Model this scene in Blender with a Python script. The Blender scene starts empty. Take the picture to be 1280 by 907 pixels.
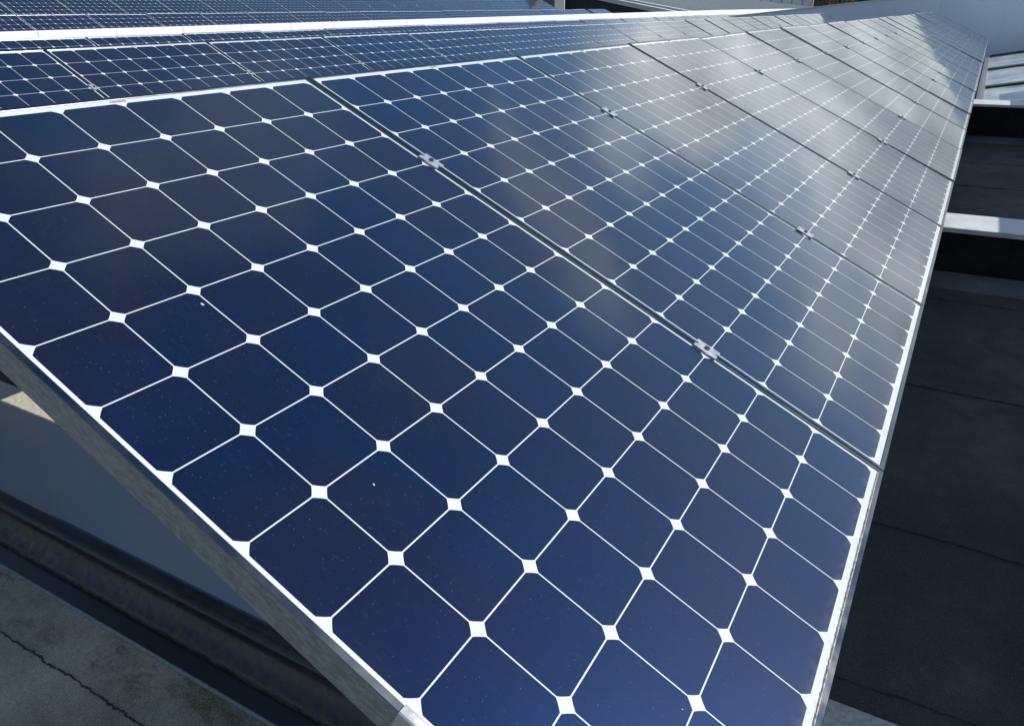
import bpy, bmesh, math, random
from mathutils import Vector, Matrix
random.seed(7)
R = math.radians
sc = bpy.context.scene
C = sc.collection

# ------------------------------------------------------------------ camera
cam_d = bpy.data.cameras.new('camera')
cam = bpy.data.objects.new('camera', cam_d); C.objects.link(cam)
rows = [(0.51329093, -0.35586385, 0.78095668),
        (-0.85807822, -0.19657939, 0.47440311),
        (-0.01530292, -0.91362874, -0.40626144)]      # columns: image right, image down, view axis
m = Matrix(((rows[0][0], -rows[0][1], -rows[0][2], -0.44482371),
            (rows[1][0], -rows[1][1], -rows[1][2], -1.39994508),
            (rows[2][0], -rows[2][1], -rows[2][2], 0.14580883),
            (0, 0, 0, 1)))
cam.matrix_world = m
cam_d.sensor_width = 36; cam_d.lens = 959.41 / 1280 * 36
cam_d.shift_x = (640 - 615.84) / 1280
cam_d.shift_y = (444.08 - 453.5) / 1280
cam_d.clip_start = 0.02; cam_d.clip_end = 2000
sc.camera = cam

# ------------------------------------------------------------------ light
SUN = Vector((0.70, -1.0, 1.0)).normalized()
elev = math.asin(SUN.z); az = math.atan2(SUN.x, SUN.y)          # clockwise from +Y
sun_d = bpy.data.lights.new('sun', 'SUN'); sun_d.energy = 4.3; sun_d.angle = R(0.5); sun_d.color = (1, 0.955, 0.88)
sun = bpy.data.objects.new('sun', sun_d); C.objects.link(sun)
sun.rotation_euler = SUN.to_track_quat('Z', 'Y').to_euler(); sun.location = (10, -10, 20)

w = bpy.data.worlds.new('World'); sc.world = w; w.use_nodes = True
nt = w.node_tree; nt.nodes.clear(); N = nt.nodes.new; L = nt.links.new
out = N('ShaderNodeOutputWorld'); bg = N('ShaderNodeBackground'); bg.inputs[1].default_value = 0.125
sky = N('ShaderNodeTexSky'); sky.sky_type = 'NISHITA'; sky.sun_disc = False
sky.sun_elevation = elev; sky.sun_rotation = az; sky.dust_density = 0.5; sky.ozone_density = 1.6
tc = N('ShaderNodeTexCoord'); sep = N('ShaderNodeSeparateXYZ'); L(tc.outputs['Generated'], sep.inputs[0])
zc = N('ShaderNodeMath'); zc.operation = 'MAXIMUM'; L(sep.outputs[2], zc.inputs[0]); zc.inputs[1].default_value = 0.0
za = N('ShaderNodeMath'); za.operation = 'ADD'; L(zc.outputs[0], za.inputs[0]); za.inputs[1].default_value = 0.22
dv = N('ShaderNodeVectorMath'); dv.operation = 'DIVIDE'
cmb = N('ShaderNodeCombineXYZ'); [L(za.outputs[0], cmb.inputs[i]) for i in range(3)]
L(tc.outputs['Generated'], dv.inputs[0]); L(cmb.outputs[0], dv.inputs[1])
noi = N('ShaderNodeTexNoise'); noi.inputs['Scale'].default_value = 2.3; noi.inputs['Detail'].default_value = 5
noi.inputs['Roughness'].default_value = 0.5; noi.noise_dimensions = '3D'
off = N('ShaderNodeVectorMath'); off.operation = 'ADD'; off.inputs[1].default_value = (3.1, 1.7, 0.0)
L(dv.outputs[0], off.inputs[0]); L(off.outputs[0], noi.inputs['Vector'])
cov = N('ShaderNodeMapRange'); cov.interpolation_type = 'SMOOTHSTEP'
L(noi.outputs[0], cov.inputs[0]); cov.inputs[1].default_value = 0.50; cov.inputs[2].default_value = 0.66
# more cloud low in the sky
low = N('ShaderNodeMapRange'); low.interpolation_type = 'SMOOTHSTEP'; L(sep.outputs[2], low.inputs[0])
low.inputs[1].default_value = 0.20; low.inputs[2].default_value = 0.36; low.inputs[3].default_value = 0.95; low.inputs[4].default_value = 0.0
def wm(op, a, b=None, clamp=False):
    n = N('ShaderNodeMath'); n.operation = op; n.use_clamp = clamp
    for i, v in enumerate((a, b)):
        if v is None: continue
        if isinstance(v, (int, float)): n.inputs[i].default_value = v
        else: L(v, n.inputs[i])
    return n.outputs[0]
# cloud deck coordinates, ragged by noise
wn_ = N('ShaderNodeTexNoise'); wn_.inputs['Scale'].default_value = 3.2; wn_.inputs['Detail'].default_value = 4; L(dv.outputs[0], wn_.inputs['Vector'])
wsub = N('ShaderNodeVectorMath'); wsub.operation = 'SUBTRACT'; L(wn_.outputs['Color'], wsub.inputs[0]); wsub.inputs[1].default_value = (.5, .5, .5)
wsc = N('ShaderNodeVectorMath'); wsc.operation = 'SCALE'; L(wsub.outputs[0], wsc.inputs[0]); wsc.inputs['Scale'].default_value = .45
wad = N('ShaderNodeVectorMath'); wad.operation = 'ADD'; L(dv.outputs[0], wad.inputs[0]); L(wsc.outputs[0], wad.inputs[1])
wsp = N('ShaderNodeSeparateXYZ'); L(wad.outputs[0], wsp.inputs[0])
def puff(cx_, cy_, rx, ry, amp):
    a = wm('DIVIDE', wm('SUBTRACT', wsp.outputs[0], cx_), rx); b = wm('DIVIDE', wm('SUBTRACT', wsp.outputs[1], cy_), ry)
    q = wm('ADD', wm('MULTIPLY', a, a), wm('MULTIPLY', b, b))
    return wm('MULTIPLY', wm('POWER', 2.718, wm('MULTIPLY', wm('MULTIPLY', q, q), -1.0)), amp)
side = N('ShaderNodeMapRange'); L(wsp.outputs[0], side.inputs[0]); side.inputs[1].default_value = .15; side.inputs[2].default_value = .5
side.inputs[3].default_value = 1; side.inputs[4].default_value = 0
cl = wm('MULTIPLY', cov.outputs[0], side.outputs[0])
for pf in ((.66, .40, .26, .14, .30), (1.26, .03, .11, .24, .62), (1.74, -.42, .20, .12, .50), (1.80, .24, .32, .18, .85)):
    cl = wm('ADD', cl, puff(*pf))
mx = N('ShaderNodeMath'); mx.operation = 'ADD'; L(cl, mx.inputs[0]); L(low.outputs[0], mx.inputs[1]); mx.use_clamp = True
noi2 = N('ShaderNodeTexNoise'); noi2.inputs['Scale'].default_value = 3.0; noi2.inputs['Detail'].default_value = 4
L(off.outputs[0], noi2.inputs['Vector'])
ccr = N('ShaderNodeValToRGB'); L(noi2.outputs[0], ccr.inputs[0])
ccr.color_ramp.elements[0].position = 0.34; ccr.color_ramp.elements[0].color = (5.2, 5.6, 5.5, 1)
ccr.color_ramp.elements[1].position = 0.66; ccr.color_ramp.elements[1].color = (10.8, 11.5, 11.2, 1)
mix = N('ShaderNodeMix'); mix.data_type = 'RGBA'
sc8 = N('ShaderNodeMath'); sc8.operation = 'MULTIPLY'; L(mx.outputs[0], sc8.inputs[0]); sc8.inputs[1].default_value = 0.95
L(sc8.outputs[0], mix.inputs[0]); tint = N('ShaderNodeMix'); tint.data_type = 'RGBA'; tint.blend_type = 'MULTIPLY'; tint.inputs[0].default_value = 1
L(sky.outputs[0], tint.inputs[6]); tint.inputs[7].default_value = (.50, .80, .98, 1); L(tint.outputs[2], mix.inputs[6])
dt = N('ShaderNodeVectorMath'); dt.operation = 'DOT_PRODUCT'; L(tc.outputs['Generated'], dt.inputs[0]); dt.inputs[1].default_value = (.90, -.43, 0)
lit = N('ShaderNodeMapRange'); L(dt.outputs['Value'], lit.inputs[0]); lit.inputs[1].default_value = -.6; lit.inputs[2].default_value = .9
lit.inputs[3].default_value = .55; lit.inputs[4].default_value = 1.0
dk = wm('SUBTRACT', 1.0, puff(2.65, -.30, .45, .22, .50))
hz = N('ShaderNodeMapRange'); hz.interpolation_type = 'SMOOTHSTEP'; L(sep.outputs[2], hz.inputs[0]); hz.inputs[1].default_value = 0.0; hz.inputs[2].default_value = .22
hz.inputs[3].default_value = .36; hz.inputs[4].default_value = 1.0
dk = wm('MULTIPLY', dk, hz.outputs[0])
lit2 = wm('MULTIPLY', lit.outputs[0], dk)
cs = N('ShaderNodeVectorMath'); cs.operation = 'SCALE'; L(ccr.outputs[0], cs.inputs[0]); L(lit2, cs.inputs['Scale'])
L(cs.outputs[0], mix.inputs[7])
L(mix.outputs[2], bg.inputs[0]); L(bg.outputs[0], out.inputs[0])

sc.view_settings.view_transform = 'Standard'; sc.view_settings.look = 'None'
sc.view_settings.exposure = 0.06; sc.view_settings.gamma = 1; sc.view_settings.use_curve_mapping = False

# ------------------------------------------------------------------ constants from the photo
TILT = R(26.088)
PU, PV, PITCH = 0.1269, 0.127, 1.0500      # cell pitch along the row, up the slope; panel pitch
ROW_DY = 2.7996                             # spacing of the rows on the roof
ZLOW = -0.678                               # height of a row's lower edge
Z_UP, Z_DN = -1.43, -1.87                   # upper and lower roof surface

# ------------------------------------------------------------------ helpers
def new_mat(name, base=(.5, .5, .5), rough=.5, metal=0.0, **kw):
    mt = bpy.data.materials.new(name); mt.use_nodes = True
    b = mt.node_tree.nodes['Principled BSDF']
    b.inputs['Base Color'].default_value = (*base, 1); b.inputs['Roughness'].default_value = rough
    b.inputs['Metallic'].default_value = metal
    for k, v in kw.items(): b.inputs[k.replace('_', ' ')].default_value = v
    return mt, mt.node_tree, b

class G:
    """tiny node helper"""
    def __init__(s, nt): s.nt = nt; s.n = nt.nodes; s.l = nt.links
    def val(s, sock, v):
        if isinstance(v, (int, float)): sock.default_value = v
        elif isinstance(v, tuple): sock.default_value = v
        else: s.l.new(v, sock)
    def math(s, op, a, b=0.0, clamp=False):
        n = s.n.new('ShaderNodeMath'); n.operation = op; n.use_clamp = clamp
        s.val(n.inputs[0], a)
        if op not in ('ABSOLUTE', 'FLOOR', 'FRACT', 'SQRT'): s.val(n.inputs[1], b)
        return n.outputs[0]
    def noise(s, vec, scale, detail=3, rough=.5, dist=0.0):
        n = s.n.new('ShaderNodeTexNoise'); s.val(n.inputs['Vector'], vec)
        n.inputs['Scale'].default_value = scale; n.inputs['Detail'].default_value = detail
        n.inputs['Roughness'].default_value = rough; n.inputs['Distortion'].default_value = dist
        return n.outputs[0]
    def mr(s, v, a, b, c=0.0, d=1.0, smooth=True):
        n = s.n.new('ShaderNodeMapRange'); n.interpolation_type = 'SMOOTHSTEP' if smooth else 'LINEAR'
        s.val(n.inputs[0], v); s.val(n.inputs[1], a); s.val(n.inputs[2], b); s.val(n.inputs[3], c); s.val(n.inputs[4], d)
        return n.outputs[0]
    def mix(s, f, a, b, blend='MIX'):
        n = s.n.new('ShaderNodeMix'); n.data_type = 'RGBA'; n.blend_type = blend
        s.val(n.inputs[0], f)
        s.val(n.inputs[6], (*a, 1) if isinstance(a, tuple) and len(a) == 3 else a)
        s.val(n.inputs[7], (*b, 1) if isinstance(b, tuple) and len(b) == 3 else b)
        return n.outputs[2]
    def obj(s): return s.n.new('ShaderNodeTexCoord').outputs['Object']
    def xyz(s, v):
        n = s.n.new('ShaderNodeSeparateXYZ'); s.val(n.inputs[0], v); return n.outputs
    def scale(s, v, t):
        n = s.n.new('ShaderNodeVectorMath'); n.operation = 'MULTIPLY'; s.val(n.inputs[0], v); n.inputs[1].default_value = t
        return n.outputs[0]
    def add(s, v, t):
        n = s.n.new('ShaderNodeVectorMath'); n.operation = 'ADD'; s.val(n.inputs[0], v); s.val(n.inputs[1], t)
        return n.outputs[0]
    def bump(s, b, h, strength, dist):
        n = s.n.new('ShaderNodeBump'); n.inputs['Strength'].default_value = strength; n.inputs['Distance'].default_value = dist
        s.val(n.inputs['Height'], h); s.l.new(n.outputs[0], b.inputs['Normal'])

def link(name, bm, mat, parent=None, smooth=False):
    me = bpy.data.meshes.new(name); bmesh.ops.recalc_face_normals(bm, faces=bm.faces); bm.to_mesh(me); bm.free()
    if isinstance(mat, (list, tuple)):
        for q in mat: me.materials.append(q)
    else: me.materials.append(mat)
    if smooth:
        for p in me.polygons: p.use_smooth = True
    o = bpy.data.objects.new(name, me); C.objects.link(o)
    if parent: o.parent = parent
    return o

def tag(o, label=None, cat=None, group=None, kind=None):
    if label: o['label'] = label
    if cat: o['category'] = cat
    if group: o['group'] = group
    if kind: o['kind'] = kind
    return o

def empty(name, loc=(0, 0, 0)):
    o = bpy.data.objects.new(name, None); o.empty_display_size = .1; C.objects.link(o); o.location = loc; return o

def box(bm, x0, x1, y0, y1, z0, z1, bevel=0.0):
    v = [bm.verts.new(p) for p in [(x0,y0,z0),(x1,y0,z0),(x1,y1,z0),(x0,y1,z0),(x0,y0,z1),(x1,y0,z1),(x1,y1,z1),(x0,y1,z1)]]
    fs = [bm.faces.new([v[i] for i in q]) for q in [(3,2,1,0),(4,5,6,7),(0,1,5,4),(1,2,6,5),(2,3,7,6),(3,0,4,7)]]
    if bevel:
        es = list({e for f in fs for e in f.edges})
        bmesh.ops.bevel(bm, geom=es, offset=bevel, segments=2, affect='EDGES', profile=.6)

def bar(bm, a, b, r):
    a, b = Vector(a), Vector(b); d = (b - a).normalized()
    u = d.orthogonal().normalized(); v = d.cross(u)
    A = [bm.verts.new(a + u*r*math.cos(t) + v*r*math.sin(t)) for t in [i*math.tau/10 for i in range(10)]]
    B = [bm.verts.new(b + u*r*math.cos(t) + v*r*math.sin(t)) for t in [i*math.tau/10 for i in range(10)]]
    for i in range(10): bm.faces.new([A[i], A[(i+1)%10], B[(i+1)%10], B[i]])
    bm.faces.new(A[::-1]); bm.faces.new(B)

def extrude_xz(bm, prof, y0, y1, ny=1, jit=0.0, rnd=None, closed=True):
    """closed XZ profile swept along Y"""
    ringsv = []
    for j in range(ny+1):
        y = y0 + (y1-y0)*j/ny
        ringsv.append([bm.verts.new((x + (rnd.uniform(-jit, jit) if rnd and jt else 0), y, z + (rnd.uniform(-jit, jit) if rnd and jt else 0)))
                       for (x, z, jt) in [(p[0], p[1], p[2] if len(p) > 2 else 0) for p in prof]])
    n = len(prof)
    for j in range(ny):
        for i in range(n if closed else n-1):
            bm.faces.new([ringsv[j][i], ringsv[j][(i+1)%n], ringsv[j+1][(i+1)%n], ringsv[j+1][i]])
    if closed:
        bm.faces.new(ringsv[0][::-1]); bm.faces.new(ringsv[-1])

# ------------------------------------------------------------------ materials
# laminate: dark cells with clipped corners on a white backsheet, under glass
def laminate_material():
    mt, t, b = new_mat('laminate', rough=.5)
    g = G(t); o = g.obj(); x, y, z = g.xyz(o)
    U = g.math('DIVIDE', g.math('ADD', x, 4*PU), PU); V = g.math('DIVIDE', g.math('ADD', y, 6*PV), PV)
    fu = g.math('MULTIPLY', g.math('SUBTRACT', g.math('FRACT', U), .5), PU)
    fv = g.math('MULTIPLY', g.math('SUBTRACT', g.math('FRACT', V), .5), PV)
    au = g.math('ABSOLUTE', fu); av = g.math('ABSOLUTE', fv)
    rr = g.math('SQRT', g.math('ADD', g.math('MULTIPLY', fu, fu), g.math('MULTIPLY', fv, fv)))
    ins = g.math('MULTIPLY', g.math('LESS_THAN', au, .0625), g.math('LESS_THAN', av, .0625))
    ins = g.math('MULTIPLY', ins, g.math('LESS_THAN', rr, .0803))
    for a_, hi in ((U, 8.0), (V, 12.0)):
        ins = g.math('MULTIPLY', ins, g.math('MULTIPLY', g.math('GREATER_THAN', a_, 0.0), g.math('LESS_THAN', a_, hi)))
    oi = t.nodes.new('ShaderNodeObjectInfo')
    cid = t.nodes.new('ShaderNodeCombineXYZ'); g.val(cid.inputs[0], g.math('FLOOR', U)); g.val(cid.inputs[1], g.math('FLOOR', V))
    g.val(cid.inputs[2], g.math('MULTIPLY', oi.outputs['Random'], 57.3))
    wn = t.nodes.new('ShaderNodeTexWhiteNoise'); g.val(wn.inputs['Vector'], cid.outputs[0])
    vn = g.noise(g.add(o, cid.outputs[0]), 9, 2)
    # cell colour: navy to violet-black, differing from cell to cell
    c1 = g.mix(wn.outputs['Value'], (.0006, .0066, .0270), (.0044, .0050, .0165))
    c1 = g.mix(g.mr(vn, .35, .7, 0, .6), c1, (.0026, .0080, .0300))
    pn = g.noise(g.add(o, g.scale(oi.outputs['Location'], (1.7, 1.7, 1.7))), 2.6, 2)
    c1 = g.mix(g.mr(pn, .42, .58, 0, .65), c1, (.0088, .0052, .0125))
    # fine drawn texture of the wafer surface
    fine = g.noise(g.scale(o, (900, 160, 1)), 1.0, 2)
    c1 = g.mix(g.mr(fine, .3, .75, 0, .30), c1, (.0045, .0125, .036))
    back = g.mix(g.noise(o, 6, 3), (.68, .72, .73), (.62, .66, .67))
    col = g.mix(ins, back, c1)
    # dust film and pale specks lying on the glass
    film = g.noise(g.add(o, g.scale(oi.outputs['Location'], (1, 1, 1))), 3.1, 6, .62)
    ov = g.add(o, g.scale(oi.outputs['Location'], (1, 1, 1)))
    vo = t.nodes.new('ShaderNodeTexVoronoi'); vo.feature = 'F1'; vo.inputs['Scale'].default_value = 250; g.val(vo.inputs['Vector'], ov)
    sel = t.nodes.new('ShaderNodeSeparateColor'); t.links.new(vo.outputs['Color'], sel.inputs[0])
    rad = g.math('MULTIPLY', g.math('SUBTRACT', sel.outputs[0], .78, True), 1.1)
    speck = g.math('LESS_THAN', vo.outputs['Distance'], rad)
    vo2 = t.nodes.new('ShaderNodeTexVoronoi'); vo2.inputs['Scale'].default_value = 21; g.val(vo2.inputs['Vector'], g.scale(ov, (1, .62, 1)))
    sel2 = t.nodes.new('ShaderNodeSeparateColor'); t.links.new(vo2.outputs['Color'], sel2.inputs[0])
    rad2 = g.math('MULTIPLY', g.math('SUBTRACT', sel2.outputs[1], .93, True), .75)
    speck2 = g.math('LESS_THAN', vo2.outputs['Distance'], rad2)
    st = g.noise(g.scale(ov, (260, 60, 1)), 1.0, 2)
    col = g.mix(g.mr(film, .35, .75, .0, .007), col, (.36, .39, .44))
    col = g.mix(g.mr(st, .60, .80, 0, .018), col, (.45, .52, .66))
    col = g.mix(g.math('MULTIPLY', speck, .07), col, (.6, .62, .66))
    col = g.mix(g.math('MULTIPLY', speck2, .75), col, (.7, .71, .72))
    # grime that collects along the lower edge
    edge = g.math('MULTIPLY', g.mr(y, -.778, -.740, 1, 0), g.mr(g.noise(ov, 60, 5, .7), .35, .7))
    col = g.mix(g.math('MULTIPLY', edge, .35), col, (.30, .27, .22))
    t.links.new(col, b.inputs['Base Color'])
    g.val(b.inputs['Roughness'], g.math('ADD', .50, g.math('MULTIPLY', ins, -.09)))
    g.val(b.inputs['Specular IOR Level'], g.math('ADD', .15, g.math('MULTIPLY', ins, .85)))
    t.links.new(g.mix(ins, (1., 1., 1.), (.002, .048, .27)), b.inputs['Specular Tint'])
    b.inputs['Coat Weight'].default_value = 1.0; b.inputs['Coat IOR'].default_value = 1.42
    g.val(b.inputs['Coat Roughness'], g.mr(film, .35, .75, .035, .085))
    return mt
M = {}
M['laminate'] = laminate_material()

def metal_mat(name, base, rough, metal, nscale, amp, streak=(1, 1, 1), spec=.5):
    mt, t, b = new_mat(name, base, rough, metal); g = G(t)
    n = g.noise(g.scale(g.obj(), streak), nscale, 4, .6)
    dark = tuple(c*(1-amp) for c in base); lite = tuple(min(1, c*(1+amp)) for c in base)
    t.links.new(g.mix(g.mr(n, .3, .7), dark, lite), b.inputs['Base Color'])
    g.val(b.inputs['Roughness'], g.mr(n, .3, .7, max(.05, rough-.10), rough+.10))
    b.inputs['Specular IOR Level'].default_value = spec
    return mt
M['frame'] = metal_mat('anodised_aluminium', (.13, .14, .155), .25, 1.0, 8, .03)
M['zinc'] = metal_mat('mottled_galvanised', (.21, .25, .265), .50, .2, 150, .30, (1, .55, 1.6))
M['clamp'] = metal_mat('clamp_aluminium', (.56, .56, .59), .30, .55, 30, .06)
M['bolt'] = metal_mat('bolt_steel', (.16, .16, .17), .35, .9, 60, .2)
M['rail'] = metal_mat('rail_aluminium', (.5, .5, .52), .42, .85, 20, .1)
M['socket'] = new_mat('black_plastic', (.012, .012, .012), .5)[0]
M['ink'] = new_mat('label_ink', (.05, .05, .05), .6)[0]
M['sticker'] = new_mat('label_paper', (.55, .56, .55), .6)[0]
M['white_metal'] = metal_mat('white_coated_coping', (.90, .91, .91), .40, 0, 5, .03)
M['white_metal_worn'] = metal_mat('white_coated_coping_weathered', (.60, .62, .63), .5, 0, 7, .12)
M['bluegrey'] = metal_mat('bluegrey_cladding', (.72, .82, .95), .36, 0, .35, .05, (1, 1, .35), .5)
M['greyroof'] = metal_mat('pale_standing_seam', (.74, .77, .78), .45, .0, 2, .05)
M['darkwall'] = metal_mat('dark_cladding', (.012, .012, .013), .7, 0, 3, .3)
M['pier'] = metal_mat('grey_render', (.13, .15, .15), .8, 0, 4, .15)
M['brick'] = metal_mat('red_brick', (.30, .10, .07), .85, 0, 3, .3)
M['concrete'] = metal_mat('sandy_concrete', (.50, .47, .39), .85, 0, 55, .22)
M['bark'] = metal_mat('bark', (.09, .085, .08), .9, 0, 20, .4)

def bitumen(name, base, moss=0.0, rough=.75, grit=.5, pale=None):
    mt, t, b = new_mat(name, base, rough); g = G(t); o = g.obj()
    n1 = g.noise(o, 1.3, 5, .6); n2 = g.noise(o, 9, 5, .6); n3 = g.noise(o, 420, 2, .6)
    d = tuple(c*.62 for c in base); l = pale or tuple(c*1.6 for c in base)
    col = g.mix(g.mr(n1, .35, .7), d, l)
    col = g.mix(g.mr(n2, .4, .75, 0, .5), col, tuple(c*.8 for c in l))
    if moss:
        mm = g.math('MULTIPLY', g.mr(g.noise(g.scale(o, (2.2, 1, 1)), 4.5, 5, .65), .48, .66), moss)
        x, y, z = g.xyz(o)
        mm = g.math('MULTIPLY', mm, g.mr(x, .38, .60, .12, 1))
        col = g.mix(mm, col, (.075, .072, .022))
    vo = t.nodes.new('ShaderNodeTexVoronoi'); vo.inputs['Scale'].default_value = 210; g.val(vo.inputs['Vector'], o)
    se = t.nodes.new('ShaderNodeSeparateColor'); t.links.new(vo.outputs['Color'], se.inputs[0])
    sp = g.math('LESS_THAN', vo.outputs['Distance'], g.math('MULTIPLY', g.math('SUBTRACT', se.outputs[0], .82, True), 1.3))
    col = g.mix(g.math('MULTIPLY', sp, grit), col, (.22, .23, .23))
    gr = g.noise(o, 260, 3, .8); gr2 = g.noise(o, 60, 4, .7)
    col = g.mix(g.mr(gr, .52, .72, 0, .55), col, tuple(min(1, c*2.6) for c in l))
    col = g.mix(g.mr(gr, .48, .30, 0, .60), col, tuple(c*.25 for c in d))
    col = g.mix(g.mr(gr2, .50, .70, 0, .30), col, tuple(c*.5 for c in d))
    t.links.new(col, b.inputs['Base Color'])
    g.val(b.inputs['Roughness'], g.mr(n2, .3, .75, rough-.16, rough+.1))
    b.inputs['Specular IOR Level'].default_value = .35
    g.bump(b, g.math('ADD', g.math('MULTIPLY', n3, .5), g.math('MULTIPLY', n2, 3)), .55, .004)
    return mt
M['bitumen_dark'] = bitumen('fresh_bitumen', (.032, .042, .042), 0, .85, .9, (.070, .074, .066))
M['bitumen_old'] = bitumen('weathered_bitumen', (.20, .195, .16), .8, .78, .6, (.36, .34, .27))
M['tar'] = bitumen('tar', (.022, .023, .024), 0, .5, .2)
M['felt_lap'] = bitumen('felt_lap', (.026, .030, .030), 0, .8, .4)
M['felt_light'] = bitumen('felt_light', (.075, .088, .095), 0, .8, .6)
M['upstand'] = bitumen('black_upstand', (.006, .006, .007), 0, .9, .02)

mt, t, b = new_mat('smooth_dark_sheet', (.045, .06, .085), .28, 0); g = G(t); o = g.obj()
n = g.noise(g.scale(o, (1, .5, 1)), 3, 4)
t.links.new(g.mix(g.mr(n, .3, .7), (.022, .066, .135), (.034, .088, .175)), b.inputs['Base Color'])
b.inputs['Specular IOR Level'].default_value = .8; g.val(b.inputs['Roughness'], g.mr(n, .3, .7, .12, .24))
M['sheet'] = mt
mt, t, b = new_mat('gutter_flashing', (.02, .024, .026), .38, 0); g = G(t); o = g.obj()
n = g.noise(o, 26, 6, .7); n2 = g.noise(g.scale(o, (1, .3, 1)), 8, 4)
x, y, z = g.xyz(o)
dirt = g.math('MULTIPLY', g.mr(n, .42, .66), g.mr(z, -1.875, -1.80, 1.0, .25))
t.links.new(g.mix(dirt, g.mix(g.mr(n2, .3, .7), (.012, .017, .021), (.030, .034, .035)), (.075, .070, .058)), b.inputs['Base Color'])
g.val(b.inputs['Roughness'], g.mr(dirt, 0, .6, .30, .75)); g.bump(b, n, .4, .004)
M['flashing'] = mt
mt, t, b = new_mat('gutter_water_dark', (.006, .012, .018), .35, 0); M['channel'] = mt
mt, t, b = new_mat('grime', (.20, .165, .12), .9, 0); g = G(t)
t.links.new(g.mix(g.mr(g.noise(g.obj(), 90, 5, .7), .35, .65), (.22, .19, .15), (.58, .54, .46)), b.inputs['Base Color'])
M['grime'] = mt
mt, t, b = new_mat('rooflight_glazing', (.42, .48, .48), .12, 0); g = G(t)
t.links.new(g.mix(g.mr(g.noise(g.scale(g.obj(), (.6, 1.2, 1)), 1.4, 4, .6), .35, .62), (.42, .50, .52), (.80, .86, .84)), b.inputs['Base Color'])
b.inputs['Specular IOR Level'].default_value = .8
M['rooflight'] = mt
mt, t, b = new_mat('foliage', (.05, .08, .03), .7, 0); g = G(t)
t.links.new(g.mix(g.noise(g.obj(), 5, 3), (.03, .05, .015), (.10, .13, .035)), b.inputs['Base Color']); M['leaf'] = mt

# ------------------------------------------------------------------ setting: roof surfaces and ground
bm = bmesh.new(); box(bm, 1.17, 26.0, -9.0, 8.0, Z_UP-.3, Z_UP)
tag(link('upper_roof', bm, M['bitumen_dark']), kind='structure')
bm = bmesh.new(); box(bm, -7.0, .668, -9.0, 8.0, Z_DN-.35, Z_DN)
tag(link('lower_roof', bm, M['bitumen_old']), kind='structure')
bm = bmesh.new(); box(bm, -7.0, 90.0, 8.32, 9.4, -1.9, -1.6)
box(bm, -7.0, 36.0, 9.4, 24.0, -1.9, -1.3)
tag(link('rear_roof', bm, M['bitumen_dark']), kind='structure')
bm = bmesh.new(); box(bm, -700, 900, -800, 800, -7.5, -7.0)
tag(link('ground', bm, bitumen('ground_asphalt', (.06, .06, .06), 0, .9, .1)), kind='structure')

rs = random.Random(3)
# ragged tar laps across the upper roof
def lap(xc, y0, y1, wd, zt, amp, n, seed):
    r = random.Random(seed); bm = bmesh.new(); prev = None; xo = 0
    for i in range(n+1):
        y = y0 + (y1-y0)*i/n; xo = .86*xo + r.uniform(-amp, amp)
        wv = wd*r.uniform(.25, 1.3)*(1.6 if r.random() < .1 else 1); h = zt + r.uniform(.002, .007)
        q = [bm.verts.new((xc+xo-wv/2, y, zt-.01)), bm.verts.new((xc+xo-wv*.22, y, h)), bm.verts.new((xc+xo+wv*.22, y, h)), bm.verts.new((xc+xo+wv/2, y, zt-.01))]
        if prev:
            for k in range(3): bm.faces.new([prev[k], prev[k+1], q[k+1], q[k]])
        prev = q
    return bm
for i, (xc, wd) in enumerate([(1.27, .03), (2.02, .012), (3.22, .012), (4.55, .05), (6.9, .02), (8.2, .025), (9.6, .02)]):
    tag(link('roof_lap', lap(xc, -6, 0, wd*.8, Z_UP, .003, 400, 20+i), M['tar'] if i in (0, 3) else M['felt_lap']), kind='structure')
tag(link('roof_lap', lap(.455, -4, 3.2, .011, Z_DN, .0028, 1400, 5), M['tar']), kind='structure')

# ------------------------------------------------------------------ step between the roofs: concrete kerb, sloped sheet, flashing, channel
st = empty('eaves_step', (1.0, 0, Z_DN))
tag(st, 'dark blue sloping sheet with flashing and gutter below the left end of the panels', 'roof edge')
def child(name, bm, mat, smooth=False):
    o = link(name, bm, mat, st, smooth); o.matrix_parent_inverse = Matrix.Translation((-1.0, 0, -Z_DN)); return o
bm = bmesh.new(); extrude_xz(bm, [(1.058, -1.45), (1.058, Z_UP+.010), (1.17, Z_UP+.010), (1.17, -1.75), (1.085, -1.75), (1.085, -1.45)], -9, 8)
child('kerb', bm, M['concrete'])
bm = bmesh.new(); extrude_xz(bm, [(1.056, -1.432), (1.080, -1.452), (.885, -1.706), (.862, -1.722), (.856, -1.714), (.858, -1.704)], -9, 8)
child('sloping_sheet', bm, M['sheet'])
bm = bmesh.new()
prof = [(.90, -1.72), (.885, -1.755)]
for i in range(8):
    a_ = R(100 + i*16); prof.append((.846 + .024*math.cos(a_), -1.778 + .020*math.sin(a_)))
prof += [(.816, -1.806, 1), (.800, -1.828, 1), (.782, -1.846, 1), (.764, -1.858, 1), (.752, -1.866, 1), (.745, -1.9), (1.05, -1.9), (1.05, -1.72)]
extrude_xz(bm, prof, -4, 6, 900, .0022, random.Random(8)); child('flashing', bm, M['flashing'], True)
bm = bmesh.new(); extrude_xz(bm, [(.668, -1.95), (.668, -1.888), (.76, -1.886), (.76, -1.95)], -9, 8); child('gutter_channel', bm, M['channel'])
bm = bmesh.new(); extrude_xz(bm, [(.668, -1.884), (.668, Z_DN+.004), (.664, Z_DN+.006), (.655, Z_DN+.004), (.655, -1.884)], -4, 6, 700, .0006, random.Random(2)); child('drip_edge', bm, M['zinc'])

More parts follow.
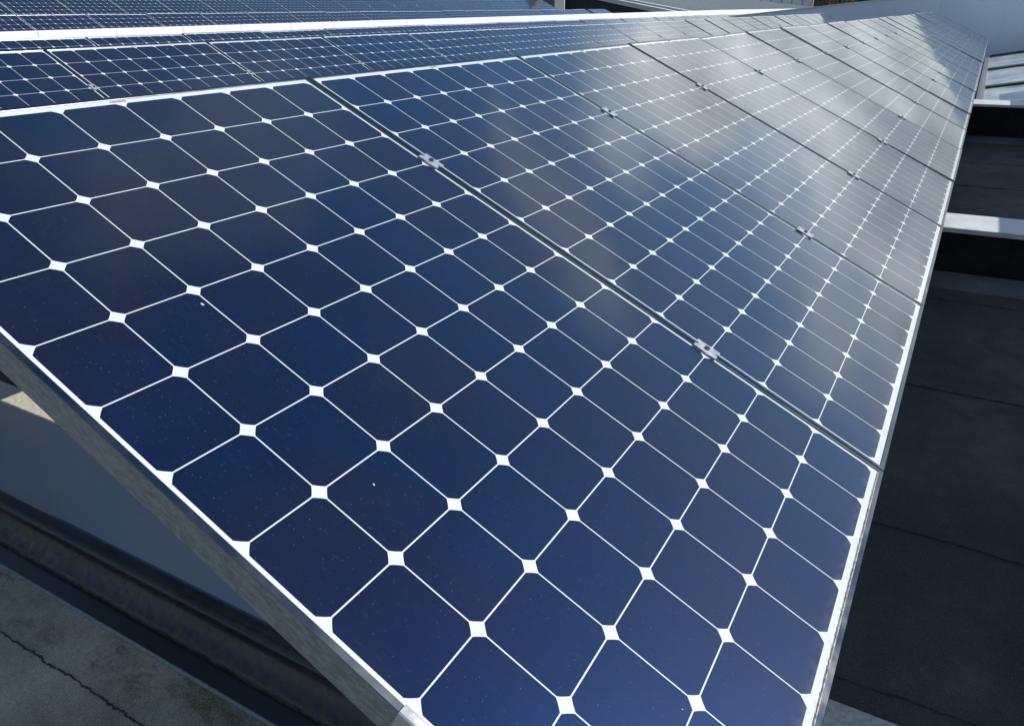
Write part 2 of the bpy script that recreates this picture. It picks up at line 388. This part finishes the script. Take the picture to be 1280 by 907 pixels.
# ------------------------------------------------------------------ upstands crossing the right-hand roof
def upstand(x0, x1, ztop, label, y0=-9.0, y1=-.9):
    e = empty('roof_upstand', (x0, -3, Z_UP)); tag(e, label, 'upstand', 'low upstands crossing the roof on the right')
    for nm, mat, prof in (('cant_strip', M['felt_light'], [(x0-.20, Z_UP+.001), (x0-.01, Z_UP+.055), (x0+.01, Z_UP-.02), (x0-.20, Z_UP-.02)]),
                          ('upstand_wall', M['upstand'], [(x0, Z_UP-.02), (x0, ztop-.028), (x1, ztop-.028), (x1, Z_UP-.02)]),
                          ('coping', M['white_metal_worn'], [(x0-.02, ztop-.030), (x0-.02, ztop-.002), (x0-.012, ztop), (x1+.012, ztop), (x1+.02, ztop-.002), (x1+.02, ztop-.030)])):
        bm = bmesh.new(); extrude_xz(bm, prof, y0, y1)
        o = link(nm, bm, mat, e); o.matrix_parent_inverse = Matrix.Translation((-x0, 3, -Z_UP))
upstand(4.98, 5.36, -1.095, 'black faced roof upstand with pale metal coping, nearer of the two at the right edge')
upstand(11.40, 11.95, -.985, 'black faced roof upstand with pale metal coping, farther one in front of the glazed rooflight')
# cast shadow area on the roof is left to the sun

# ------------------------------------------------------------------ rooflight at upper right
rl = empty('rooflight', (18, -3, Z_UP)); tag(rl, 'glazed sloping rooflight with three pale panes and black glazing bars at the upper right', 'rooflight')
def rch(nm, bm, mat):
    o = link(nm, bm, mat, rl); o.matrix_parent_inverse = Matrix.Translation((-18, 3, -Z_UP)); return o
def rz(y): return -1.12 + (-1.46 - y)*.17
def rslab(x0, x1, y0, y1, th, lift=0):
    bm = bmesh.new(); v = []
    for (x, y) in ((x0, y0), (x1, y0), (x1, y1), (x0, y1)): v.append((x, y, rz(y)+lift))
    A = [bm.verts.new((p[0], p[1], p[2]-th)) for p in v]; B = [bm.verts.new(p) for p in v]
    bm.faces.new(A[::-1]); bm.faces.new(B)
    for i in range(4): bm.faces.new([A[i], A[(i+1)%4], B[(i+1)%4], B[i]])
    return bm
for (x0, x1) in ((12.6, 15.2), (15.5, 19.7), (20.1, 25.2)):
    rch('pane', rslab(x0, x1, -5.2, -1.50, .03), M['rooflight'])
for (x0, x1) in ((15.2, 15.5), (19.7, 20.1), (25.2, 25.6)):
    rch('glazing_bar', rslab(x0, x1, -5.2, -1.50, .05, .035), M['socket'])
rch('edge_frame', rslab(12.3, 25.6, -1.50, -1.40, .10, .02), M['rail'])
bm = bmesh.new(); box(bm, 12.3, 25.6, -5.3, -1.37, Z_UP-.01, -1.19); rch('kerb_box', bm, M['darkwall'])

# ------------------------------------------------------------------ blue-grey building behind the row ends
bw = empty('metal_clad_building', (26, 0, Z_UP)); tag(bw, 'plain blue-grey metal clad building wall rising behind the far ends of the rows', 'building')
bm = bmesh.new()
yz = [(-14, -3), (5.6, -3), (5.6, -.045), (-14, 1.72)]
A = [bm.verts.new((26.0, y, z)) for y, z in yz]; B = [bm.verts.new((34.0, y, z+.02)) for y, z in yz]
bm.faces.new(A[::-1]); bm.faces.new(B)
for i in range(4): bm.faces.new([A[i], A[(i+1)%4], B[(i+1)%4], B[i]])
o = link('wall', bm, M['bluegrey'], bw); o.matrix_parent_inverse = Matrix.Translation((-26, 0, -Z_UP))
bm = bmesh.new()
yz = [(-14, 1.715), (5.6, -.050), (5.6, -.020), (-14, 1.745)]
A = [bm.verts.new((25.97, y, z)) for y, z in yz]; B = [bm.verts.new((26.25, y, z)) for y, z in yz]
bm.faces.new(A[::-1]); bm.faces.new(B)
for i in range(4): bm.faces.new([A[i], A[(i+1)%4], B[(i+1)%4], B[i]])
o = link('verge_trim', bm, metal_mat('bluegrey_trim', (.72, .78, .84), .4, 0, 2, .05), bw); o.matrix_parent_inverse = Matrix.Translation((-26, 0, -Z_UP))
jb = bmesh.new()
for k in range(11):
    y = -12.5 + k*1.55; zt = 1.72 - (y+14)*(1.765/19.6)
    box(jb, 25.990, 25.999, y-.004, y+.004, -3, zt-.03)
o = link('panel_joint', jb, metal_mat('joint', (.69, .79, .92), .5, 0, 2, .05), bw); o.matrix_parent_inverse = Matrix.Translation((-26, 0, -Z_UP))

# ------------------------------------------------------------------ white parapet between the roofs
pw = empty('parapet', (20, 8, -1.0)); tag(pw, 'long low parapet with bright white metal coping running behind the third row', 'parapet')
def pzl(x): return -.020 + .0016*(x-4)
def pzh(x): return  .045 + .0034*(x-4) if x < 33 else .1436 + .0005*(x-33)
bm = bmesh.new(); box(bm, -6, 52, 8.04, 8.30, -1.9, -.07)
o = link('parapet_wall', bm, M['pier'], pw); o.matrix_parent_inverse = Matrix.Translation((-20, -8, 1.0))
x = 5.08 - 1.012*2
while x < 50:
    x1 = x + 1.012 - .007
    if x >= 3.0:
        bm = bmesh.new(); vs = []
        for xx in (x, x1):
            zl, zh = pzl(xx), pzh(xx)
            vs.append([bm.verts.new(p) for p in ((xx, 8.0, zl-.05), (xx, 8.0, zh-.004), (xx, 8.004, zh), (xx, 8.34, zh-.012), (xx, 8.34, zl-.05))])
        for i in range(5): bm.faces.new([vs[0][i], vs[0][(i+1)%5], vs[1][(i+1)%5], vs[1][i]])
        bm.faces.new(vs[0][::-1]); bm.faces.new(vs[1])
        o = link('coping', bm, M['white_metal'], pw); o.matrix_parent_inverse = Matrix.Translation((-20, -8, 1.0))
    x += 1.012

# ------------------------------------------------------------------ solar panels
PW, PL0, PL1 = 0.5229, -.7845, .7845        # half width, lower and upper edge from the centre
def frame_bm():
    bm = bmesh.new()
    prof = [(0, -.046), (0, .0006), (.0010, .0018), (.0094, .0018), (.0103, .0010), (.0103, -.005), (.003, -.005), (.003, -.0435), (.024, -.0435), (.024, -.046)]
    rings = []
    for (sx, sy) in ((-1, -1), (1, -1), (1, 1), (-1, 1)):
        rings.append([bm.verts.new((sx*(PW-i), (PL1 if sy > 0 else -PL1)*1.0 - sy*i, z)) for i, z in prof])
    n = len(prof)
    for k in range(4):
        for i in range(n):
            f = bm.faces.new([rings[k][i], rings[k][(i+1)%n], rings[(k+1)%4][(i+1)%n], rings[(k+1)%4][i]])
            f.material_index = 1 if (i == 0 and k == 3) else 0
    return bm
def plate_bm(lx, ly, z0, z1, notch=0):
    """rounded clamp plate; long side along Y, small slots cut in both ends"""
    bm = bmesh.new()
    hx, hy = lx/2, ly/2; n = notch
    pts = [(-hx, -hy), (-.003, -hy), (-.003, -hy+n), (.003, -hy+n), (.003, -hy), (hx, -hy), (hx, hy), (.003, hy), (.003, hy-n), (-.003, hy-n), (-.003, hy), (-hx, hy)]
    if not n: pts = [(-hx, -hy), (hx, -hy), (hx, hy), (-hx, hy)]
    A = [bm.verts.new((x, y, z0)) for x, y in pts]; B = [bm.verts.new((x, y, z1)) for x, y in pts]
    bm.faces.new(A[::-1]); bm.faces.new(B); k = len(pts)
    for i in range(k): bm.faces.new([A[i], A[(i+1)%k], B[(i+1)%k], B[i]])
    return bm
def hexbolt(cx, cy, z0, z1, r):
    bm = bmesh.new(); A = []; B = []; Cc = []; D = []
    for i in range(12):
        a_ = i*math.tau/12
        A.append(bm.verts.new((cx+r*math.cos(a_), cy+r*math.sin(a_), z0))); B.append(bm.verts.new((cx+r*math.cos(a_), cy+r*math.sin(a_), z1)))
        Cc.append(bm.verts.new((cx+r*.55*math.cos(a_), cy+r*.55*math.sin(a_), z1))); D.append(bm.verts.new((cx+r*.5*math.cos(a_), cy+r*.5*math.sin(a_), z1-.004)))
    for P, Q in ((A, B), (B, Cc), (Cc, D)):
        for i in range(12): bm.faces.new([P[i], P[(i+1)%12], Q[(i+1)%12], Q[i]])
    bm.faces.new(A[::-1]); bm.faces.new(D)
    return bm

proto = empty('solar_panel')
fr = link('frame', frame_bm(), [M['frame'], M['zinc']], proto)
bm = bmesh.new(); box(bm, -PW+.0034, PW-.0034, -PL1+.0034, PL1-.0034, -.0045, 0)
lam = link('laminate', bm, M['laminate'], proto)
bm = bmesh.new(); box(bm, -.055, .055, .58, .69, -.030, -.006, .003)
jb = link('junction_box', bm, M['socket'], proto)
bm = bmesh.new(); box(bm, -.020, .016, .7655, .7715, .0001, .0005)
sl = link('serial_label', bm, M['sticker'], proto)
bm = bmesh.new(); r9 = random.Random(4); xx = -.018
while xx < .013:
    ww = r9.choice([.0008, .0014, .002]); box(bm, xx, xx+ww, .7660, .7705, .0005, .0007); xx += ww + r9.choice([.0009, .0016])
bar_ = link('barcode', bm, M['ink'], sl)
CX = PITCH/2                                   # the seam to the next panel
clamps = []
for vy in (6*PV - 3.0*PV, 6*PV - 8.95*PV):
    bm = plate_bm(.033, .054, .0024, .0052, .006)
    bmesh.ops.translate(bm, verts=bm.verts, vec=(CX, vy, 0))
    c = link('panel_clamp', bm, M['clamp'], proto)
    bm = hexbolt(CX, vy, .0052, .0090, .0058); bl = link('bolt', bm, M['bolt'], c)
    clamps.append((c, bl))
first_clamp = True

def copy_panel(src):
    r = src.copy(); C.objects.link(r)
    for ch in src.children:
        c = ch.copy(); C.objects.link(c); c.parent = r
        for gch in ch.children:
            d = gch.copy(); C.objects.link(d); d.parent = c
    return r

ORD = ['first', 'second', 'third', 'fourth', 'fifth', 'sixth', 'seventh', 'eighth', 'ninth', 'tenth', 'eleventh', 'twelfth', 'thirteenth', 'fourteenth',
       'fifteenth', 'sixteenth', 'seventeenth', 'eighteenth', 'nineteenth', 'twentieth', 'twenty-first', 'twenty-second', 'twenty-third', 'twenty-fourth', 'twenty-fifth']
camM = cam.matrix_world.inverted()
def px(P):
    c = camM @ Vector(P); return (615.84 + 959.41*c.x/-c.z, 444.08 - 959.41*c.y/-c.z, -c.z)
ct, stl = math.cos(TILT), math.sin(TILT)
def centre(off, k, dv=0.0):
    """centre of panel k; off = world offset of the row's top-left cell corner"""
    s = -6*PV - dv
    return Vector((off[0] + k*PITCH + 4*PU, off[1] + s*ct, off[2] + s*stl))
ROWS = [  # offset, kmin, n, phrase, group
    ((0, 0, 0), 0, 24, 'front row', 'solar panels of the front row'),
    ((-.0376, ROW_DY, 0), 0, 24, 'second row, behind the front row', 'solar panels of the second row'),
    ((-.0752, 2*ROW_DY, 0), 0, 24, 'third row, a narrow strip below the white coping', 'solar panels of the third row'),
    ((-.0929, 10.3011, .2240), 0, 24, 'fourth row, just above the white coping', 'solar panels of the fourth row'),
    ((.0562, 13.7141, .8795), 0, 26, 'fifth row, along the top edge of the photo', 'solar panels of the fifth row'),
]
rp = random.Random(11)
used = False
far_light = None
for ri, (off, k0, n, phrase, grp) in enumerate(ROWS):
    vis = []
    for k in range(k0, k0+n):
        c = centre(off, k)
        ok = False
        for sx in (-.52, .52):
            for s in (-.78, 0, .78):
                p = px((c.x+sx, c.y+s*ct, c.z+s*stl))
                if p[2] > .05 and -25 < p[0] < 1290 and -12 < p[1] < 920: ok = True
        if ok or (ri == 0): vis.append(k)
    for idx, k in enumerate(vis):
        if not used: e = proto; used = True
        else: e = copy_panel(proto)
        c = centre(off, k)
        e.location = c
        j = 0.0 if (ri == 0 and k < 3) else 1.0
        e.rotation_euler = (TILT + R(max(-.4, min(.4, rp.gauss(0, .24))))*j + (R(.05) if not j else 0), R(max(-.4, min(.4, rp.gauss(0, .24))))*j, 0)
        word = ORD[idx]
        if ri == 0:
            lab = ('nearest and largest dark blue solar panel, its mottled side frame open to the lower left' if k == 0 else
                   'last solar panel of the front row, touching the blue-grey wall end' if k == n-1 else
                   word + ' solar panel from the near end of the front row, ' + ('navy cells' if k < 4 else 'greyed by sky glare'))
        else:
            lab = word + ' panel from the left, ' + phrase
        tag(e, lab, 'solar panel', grp)
        e['keep'] = 1
        del e['keep']

# dress the nearest panel: end clamp and grime along the lower lip
near = proto
vy = 6*PV - 9.30*PV
bm = bmesh.new()
# top plate over the lip, then down the side of the frame
prof = [(-PW-.0035, -.046), (-PW-.0035, .0010), (-PW-.0022, .0040), (-PW-.0002, .0052), (-PW+.0090, .0052), (-PW+.0108, .0040), (-PW+.0108, .0022), (-PW-.0004, .0022), (-PW-.0004, -.046)]
extrude_xz(bm, prof, vy-.06, vy+.045)
ec = link('end_clamp', bm, M['clamp'], near); ec['label'] = 'bright end clamp on the near end frame'
bm = bmesh.new(); r = random.Random(6); prev = None; ns = 500
for i in range(ns+1):
    x = -PW+.012 + (2*PW-.024)*i/ns
    f_ = min(1.0, max(.35, .55 + .5*math.sin(x*3+1)))
    hh = (.0010 + .0022*r.random())*f_
    q = [bm.verts.new((x, -PL1+.0095, .0020)), bm.verts.new((x, -PL1+.0112, .0022 + r.uniform(0, .0006))), bm.verts.new((x, -PL1+.0105+hh, .0003))]
    if prev:
        for kk in range(2): bm.faces.new([prev[kk], prev[kk+1], q[kk+1], q[kk]])
    prev = q
dl = link('grime_line', bm, M['grime'], near); dl['label'] = 'brown dried grime along the lower frame lip'

# the row to the right of the frame, which shades the roof on the right
for k in range(0, 14):
    e = copy_panel(proto)
    for ch in list(e.children):
        if ch.name.startswith(('end_clamp', 'grime_line')): bpy.data.objects.remove(ch)
    e.location = centre((0, -ROW_DY, 0), k); e.rotation_euler = (TILT, 0, 0)
    tag(e, 'solar panel of the parallel row beyond the right edge of the view', 'solar panel', 'solar panels of the row outside the view')

# mounting rails and legs under each row
for ri, (off, k0, n, phrase, grp) in enumerate(ROWS + [((0, -ROW_DY, 0), 0, 14, 'row outside the view', '')]):
    x0 = off[0] - .012; x1 = off[0] + n*PITCH - .03
    base = Z_UP if ri in (0, 1, 2, 5) else -1.3
    e = empty('mounting_rack', (x0, off[1], base))
    names = ['front row', 'second row', 'third row', 'fourth row', 'fifth row', 'row beyond the right edge of the view']
    tag(e, 'aluminium rack of rails and legs carrying the ' + names[ri], 'mounting rack', 'racks under the panel rows')
    inv = Matrix.Translation((-x0, -off[1], -base))
    for v in (3.0, 8.95):
        s = -v*PV; cy = off[1] + s*ct + .068*stl; cz = off[2] + s*stl - .068*ct
        bm = bmesh.new()
        mat4 = Matrix.Translation((0, cy, cz)) @ Matrix.Rotation(TILT, 4, 'X')
        box(bm, x0+.02, x1, -.02, .02, -.02, .02, .002); bmesh.ops.transform(bm, matrix=mat4, verts=bm.verts)
        o = link('rail', bm, M['rail'], e); o.matrix_parent_inverse = inv
        for xx in [1.9 + 3.15*q for q in range(8) if 1.9 + 3.15*q < x1]:
            bm = bmesh.new(); box(bm, xx-.02, xx+.02, cy-.02, cy+.02, base, cz-.02)
            o = link('leg', bm, M['rail'], e); o.matrix_parent_inverse = inv

# ------------------------------------------------------------------ things behind the rear rows (top of the picture)
def slab_thing(name, corners, th, mat, label=None, cat=None, parent=None):
    bm = bmesh.new(); B = [bm.verts.new(p) for p in corners]; A = [bm.verts.new((p[0], p[1], p[2]-th)) for p in corners]
    bm.faces.new(A[::-1]); bm.faces.new(B); k = len(corners)
    for i in range(k): bm.faces.new([A[i], A[(i+1)%k], B[(i+1)%k], B[i]])
    o = link(name, bm, mat, parent)
    if label: tag(o, label, cat)
    return o
# blue end sheet of the fourth row
s0 = (ct, stl)
def onrow(off, x, s): return (x, off[1] + s*ct, off[2] + s*stl + .004)
off4 = ROWS[3][0]
slab_thing('end_sheet', [onrow(off4, 25.30, .02), onrow(off4, 26.75, .02), onrow(off4, 27.2, -1.58), onrow(off4, 25.30, -1.58)], .03,
           metal_mat('blue_sheet', (.05, .09, .17), .5, 0, 2, .08), 'plain blue metal sheet at the far end of the fourth row', 'metal sheet')
# dark shed
sh = empty('dark_shed', (36, 16, -1.3)); tag(sh, 'dark open sided shed beyond the fourth row, with grey pier and thin white post', 'shed')
inv = Matrix.Translation((-36, -16, 1.3))
for nm, (x0_, x1_, y0_, y1_, z0_, z1_), mt_ in (('back_wall', (60, 60.4, 21, 60, -1.9, 5), M['darkwall']), ('floor', (27.6, 60, 9.5, 60, -2.0, -1.85), M['darkwall'])):
    bm = bmesh.new(); box(bm, x0_, x1_, y0_, y1_, z0_, z1_); o = link(nm, bm, mt_, sh); o.matrix_parent_inverse = inv
bm = bmesh.new(); box(bm, 30.9, 31.7, 14.35, 15.05, -1.25, 2.6, .01); o = link('pier', bm, M['pier'], sh); o.matrix_parent_inverse = inv
bm = bmesh.new(); bar(bm, (33, 14.95, -1.25), (33, 14.95, 2.6), .035); o = link('post', bm, M['white_metal'], sh); o.matrix_parent_inverse = inv
# pale standing seam roof
pr_ = empty('neighbouring_building', (50, 12, -1.9)); tag(pr_, 'neighbouring building with pale grey standing seam roof and white verge board', 'building')
inv = Matrix.Translation((-50, -12, 1.9))
def rp_(x, t): # along the eave x, up the slope t (0 at eave)
    return (x + t*7.2, 10.3 + t*6.7, -.04 + (x-38.4)*.0085 + t*(.80 - .0034*(x-38.4)))
o = slab_thing('roof', [rp_(38.6, 0), rp_(66.5, 0), rp_(66.5, 2.2), rp_(38.6, 2.2)], .25, M['greyroof'], parent=pr_); o.matrix_parent_inverse = inv
gm = bmesh.new(); ga, gb = Vector(rp_(38.9, 0)), Vector(rp_(38.9, 2.2))
gq = [(ga.x, ga.y, -1.9), (gb.x, gb.y, -1.9), (gb.x, gb.y, gb.z-.2), (ga.x, ga.y, ga.z-.2)]
A = [gm.verts.new(p) for p in gq]; B = [gm.verts.new((p[0]+.3, p[1], p[2])) for p in gq]
gm.faces.new(A[::-1]); gm.faces.new(B)
for i in range(4): gm.faces.new([A[i], A[(i+1)%4], B[(i+1)%4], B[i]])
o = link('gable_wall', gm, M['darkwall'], pr_); o.matrix_parent_inverse = inv
bm = bmesh.new()
for k in range(46):
    xx = 38.9 + k*.6
    a, b2 = Vector(rp_(xx, 0)), Vector(rp_(xx, 2.2)); h = Vector((0, 0, .035)); sd = Vector((.03, 0, 0))
    q = [bm.verts.new(p) for p in (a-sd, a+sd, b2+sd, b2-sd, a-sd+h, a+sd+h, b2+sd+h, b2-sd+h)]
    for f_ in ((4,5,6,7), (0,1,5,4), (1,2,6,5), (2,3,7,6), (3,0,4,7)): bm.faces.new([q[i] for i in f_])
o = link('standing_seams', bm, metal_mat('seam', (.36, .39, .41), .5, 0, 2, .08), pr_); o.matrix_parent_inverse = inv
for dx in (0, -2.0):
    a = [Vector(rp_(38.5+dx, t_)) for t_ in (0, 2.2)]
    o = slab_thing('verge_board', [a[0]+Vector((-.38, 0, .05)), a[0]+Vector((.12, 0, .05)), a[1]+Vector((.12, 0, .05)), a[1]+Vector((-.38, 0, .05))], .22, M['white_metal_worn'], parent=pr_); o.matrix_parent_inverse = inv
# white boarded fence, tree, brick building
fn = empty('white_fence', (80, 15, -7)); tag(fn, 'white boarded fence with thin dark posts at the top beyond the pale roof', 'fence')
inv = Matrix.Translation((-80, -15, 7))
bm = bmesh.new(); box(bm, 79.9, 80, 12.9, 20.5, -7, 1.6); o = link('boards', bm, M['white_metal'], fn); o.matrix_parent_inverse = inv
for k in range(9):
    bm = bmesh.new(); box(bm, 79.8, 79.9, 12.9 + k*.92, 12.98 + k*.92, -7, 1.62); o = link('fence_post', bm, M['rail'], fn); o.matrix_parent_inverse = inv
tr = empty('tree', (78, 12.05, -7)); tag(tr, 'tree with dark trunk and yellowish green leaves beside the white fence', 'tree')
inv = Matrix.Translation((-78, -12.05, 7))
bm = bmesh.new()
prev = None
for i in range(9):
    z = -7 + i*1.3; rr_ = .34 - i*.02
    ring = [bm.verts.new((78 + rr_*math.cos(a_*math.tau/10) + .06*math.sin(z), 12.05 + rr_*math.sin(a_*math.tau/10), z)) for a_ in range(10)]
    if prev:
        for a_ in range(10): bm.faces.new([prev[a_], prev[(a_+1)%10], ring[(a_+1)%10], ring[a_]])
    prev = ring
o = link('trunk', bm, M['bark'], tr); o.matrix_parent_inverse = inv
bm = bmesh.new(); r = random.Random(9)
for i in range(5200):
    th_ = r.uniform(0, math.tau); ph = r.uniform(-1, 1); rad_ = r.random()**.45
    c = Vector((78.5 + 2.2*rad_*math.cos(th_)*math.sqrt(1-ph*ph), 10.6 + 2.6*rad_*math.sin(th_)*math.sqrt(1-ph*ph), 3.0 + 2.9*rad_*ph))
    if c.y > 11.9 and c.z < 1.5: continue
    u_ = Vector((r.gauss(0, 1), r.gauss(0, 1), r.gauss(0, 1))).normalized(); v_ = u_.orthogonal().normalized(); s_ = r.uniform(.06, .13)
    bm.faces.new([bm.verts.new(c+u_*s_), bm.verts.new(c+v_*s_*.6), bm.verts.new(c-u_*s_), bm.verts.new(c-v_*s_*.6)])
o = link('crown', bm, M['leaf'], tr); o.matrix_parent_inverse = inv
bb = empty('brick_building', (90, 8, -7)); tag(bb, 'red brick building with dark windows at the top beyond the blue-grey wall', 'building')
inv = Matrix.Translation((-90, -8, 7))
bm = bmesh.new(); box(bm, 90, 98, 2, 16, -7, 1.7); o = link('wall', bm, M['brick'], bb); o.matrix_parent_inverse = inv
for k in range(6):
    bm = bmesh.new(); y = 3.2 + k*2.05; box(bm, 89.93, 90.02, y, y+1.15, -1.2, 1.5)
    o = link('window', bm, M['socket'], bb); o.matrix_parent_inverse = inv
    bm = bmesh.new(); box(bm, 89.86, 89.93, y-.1, y+1.25, -1.32, -1.2); s_ = link('sill', bm, M['white_metal'], o)
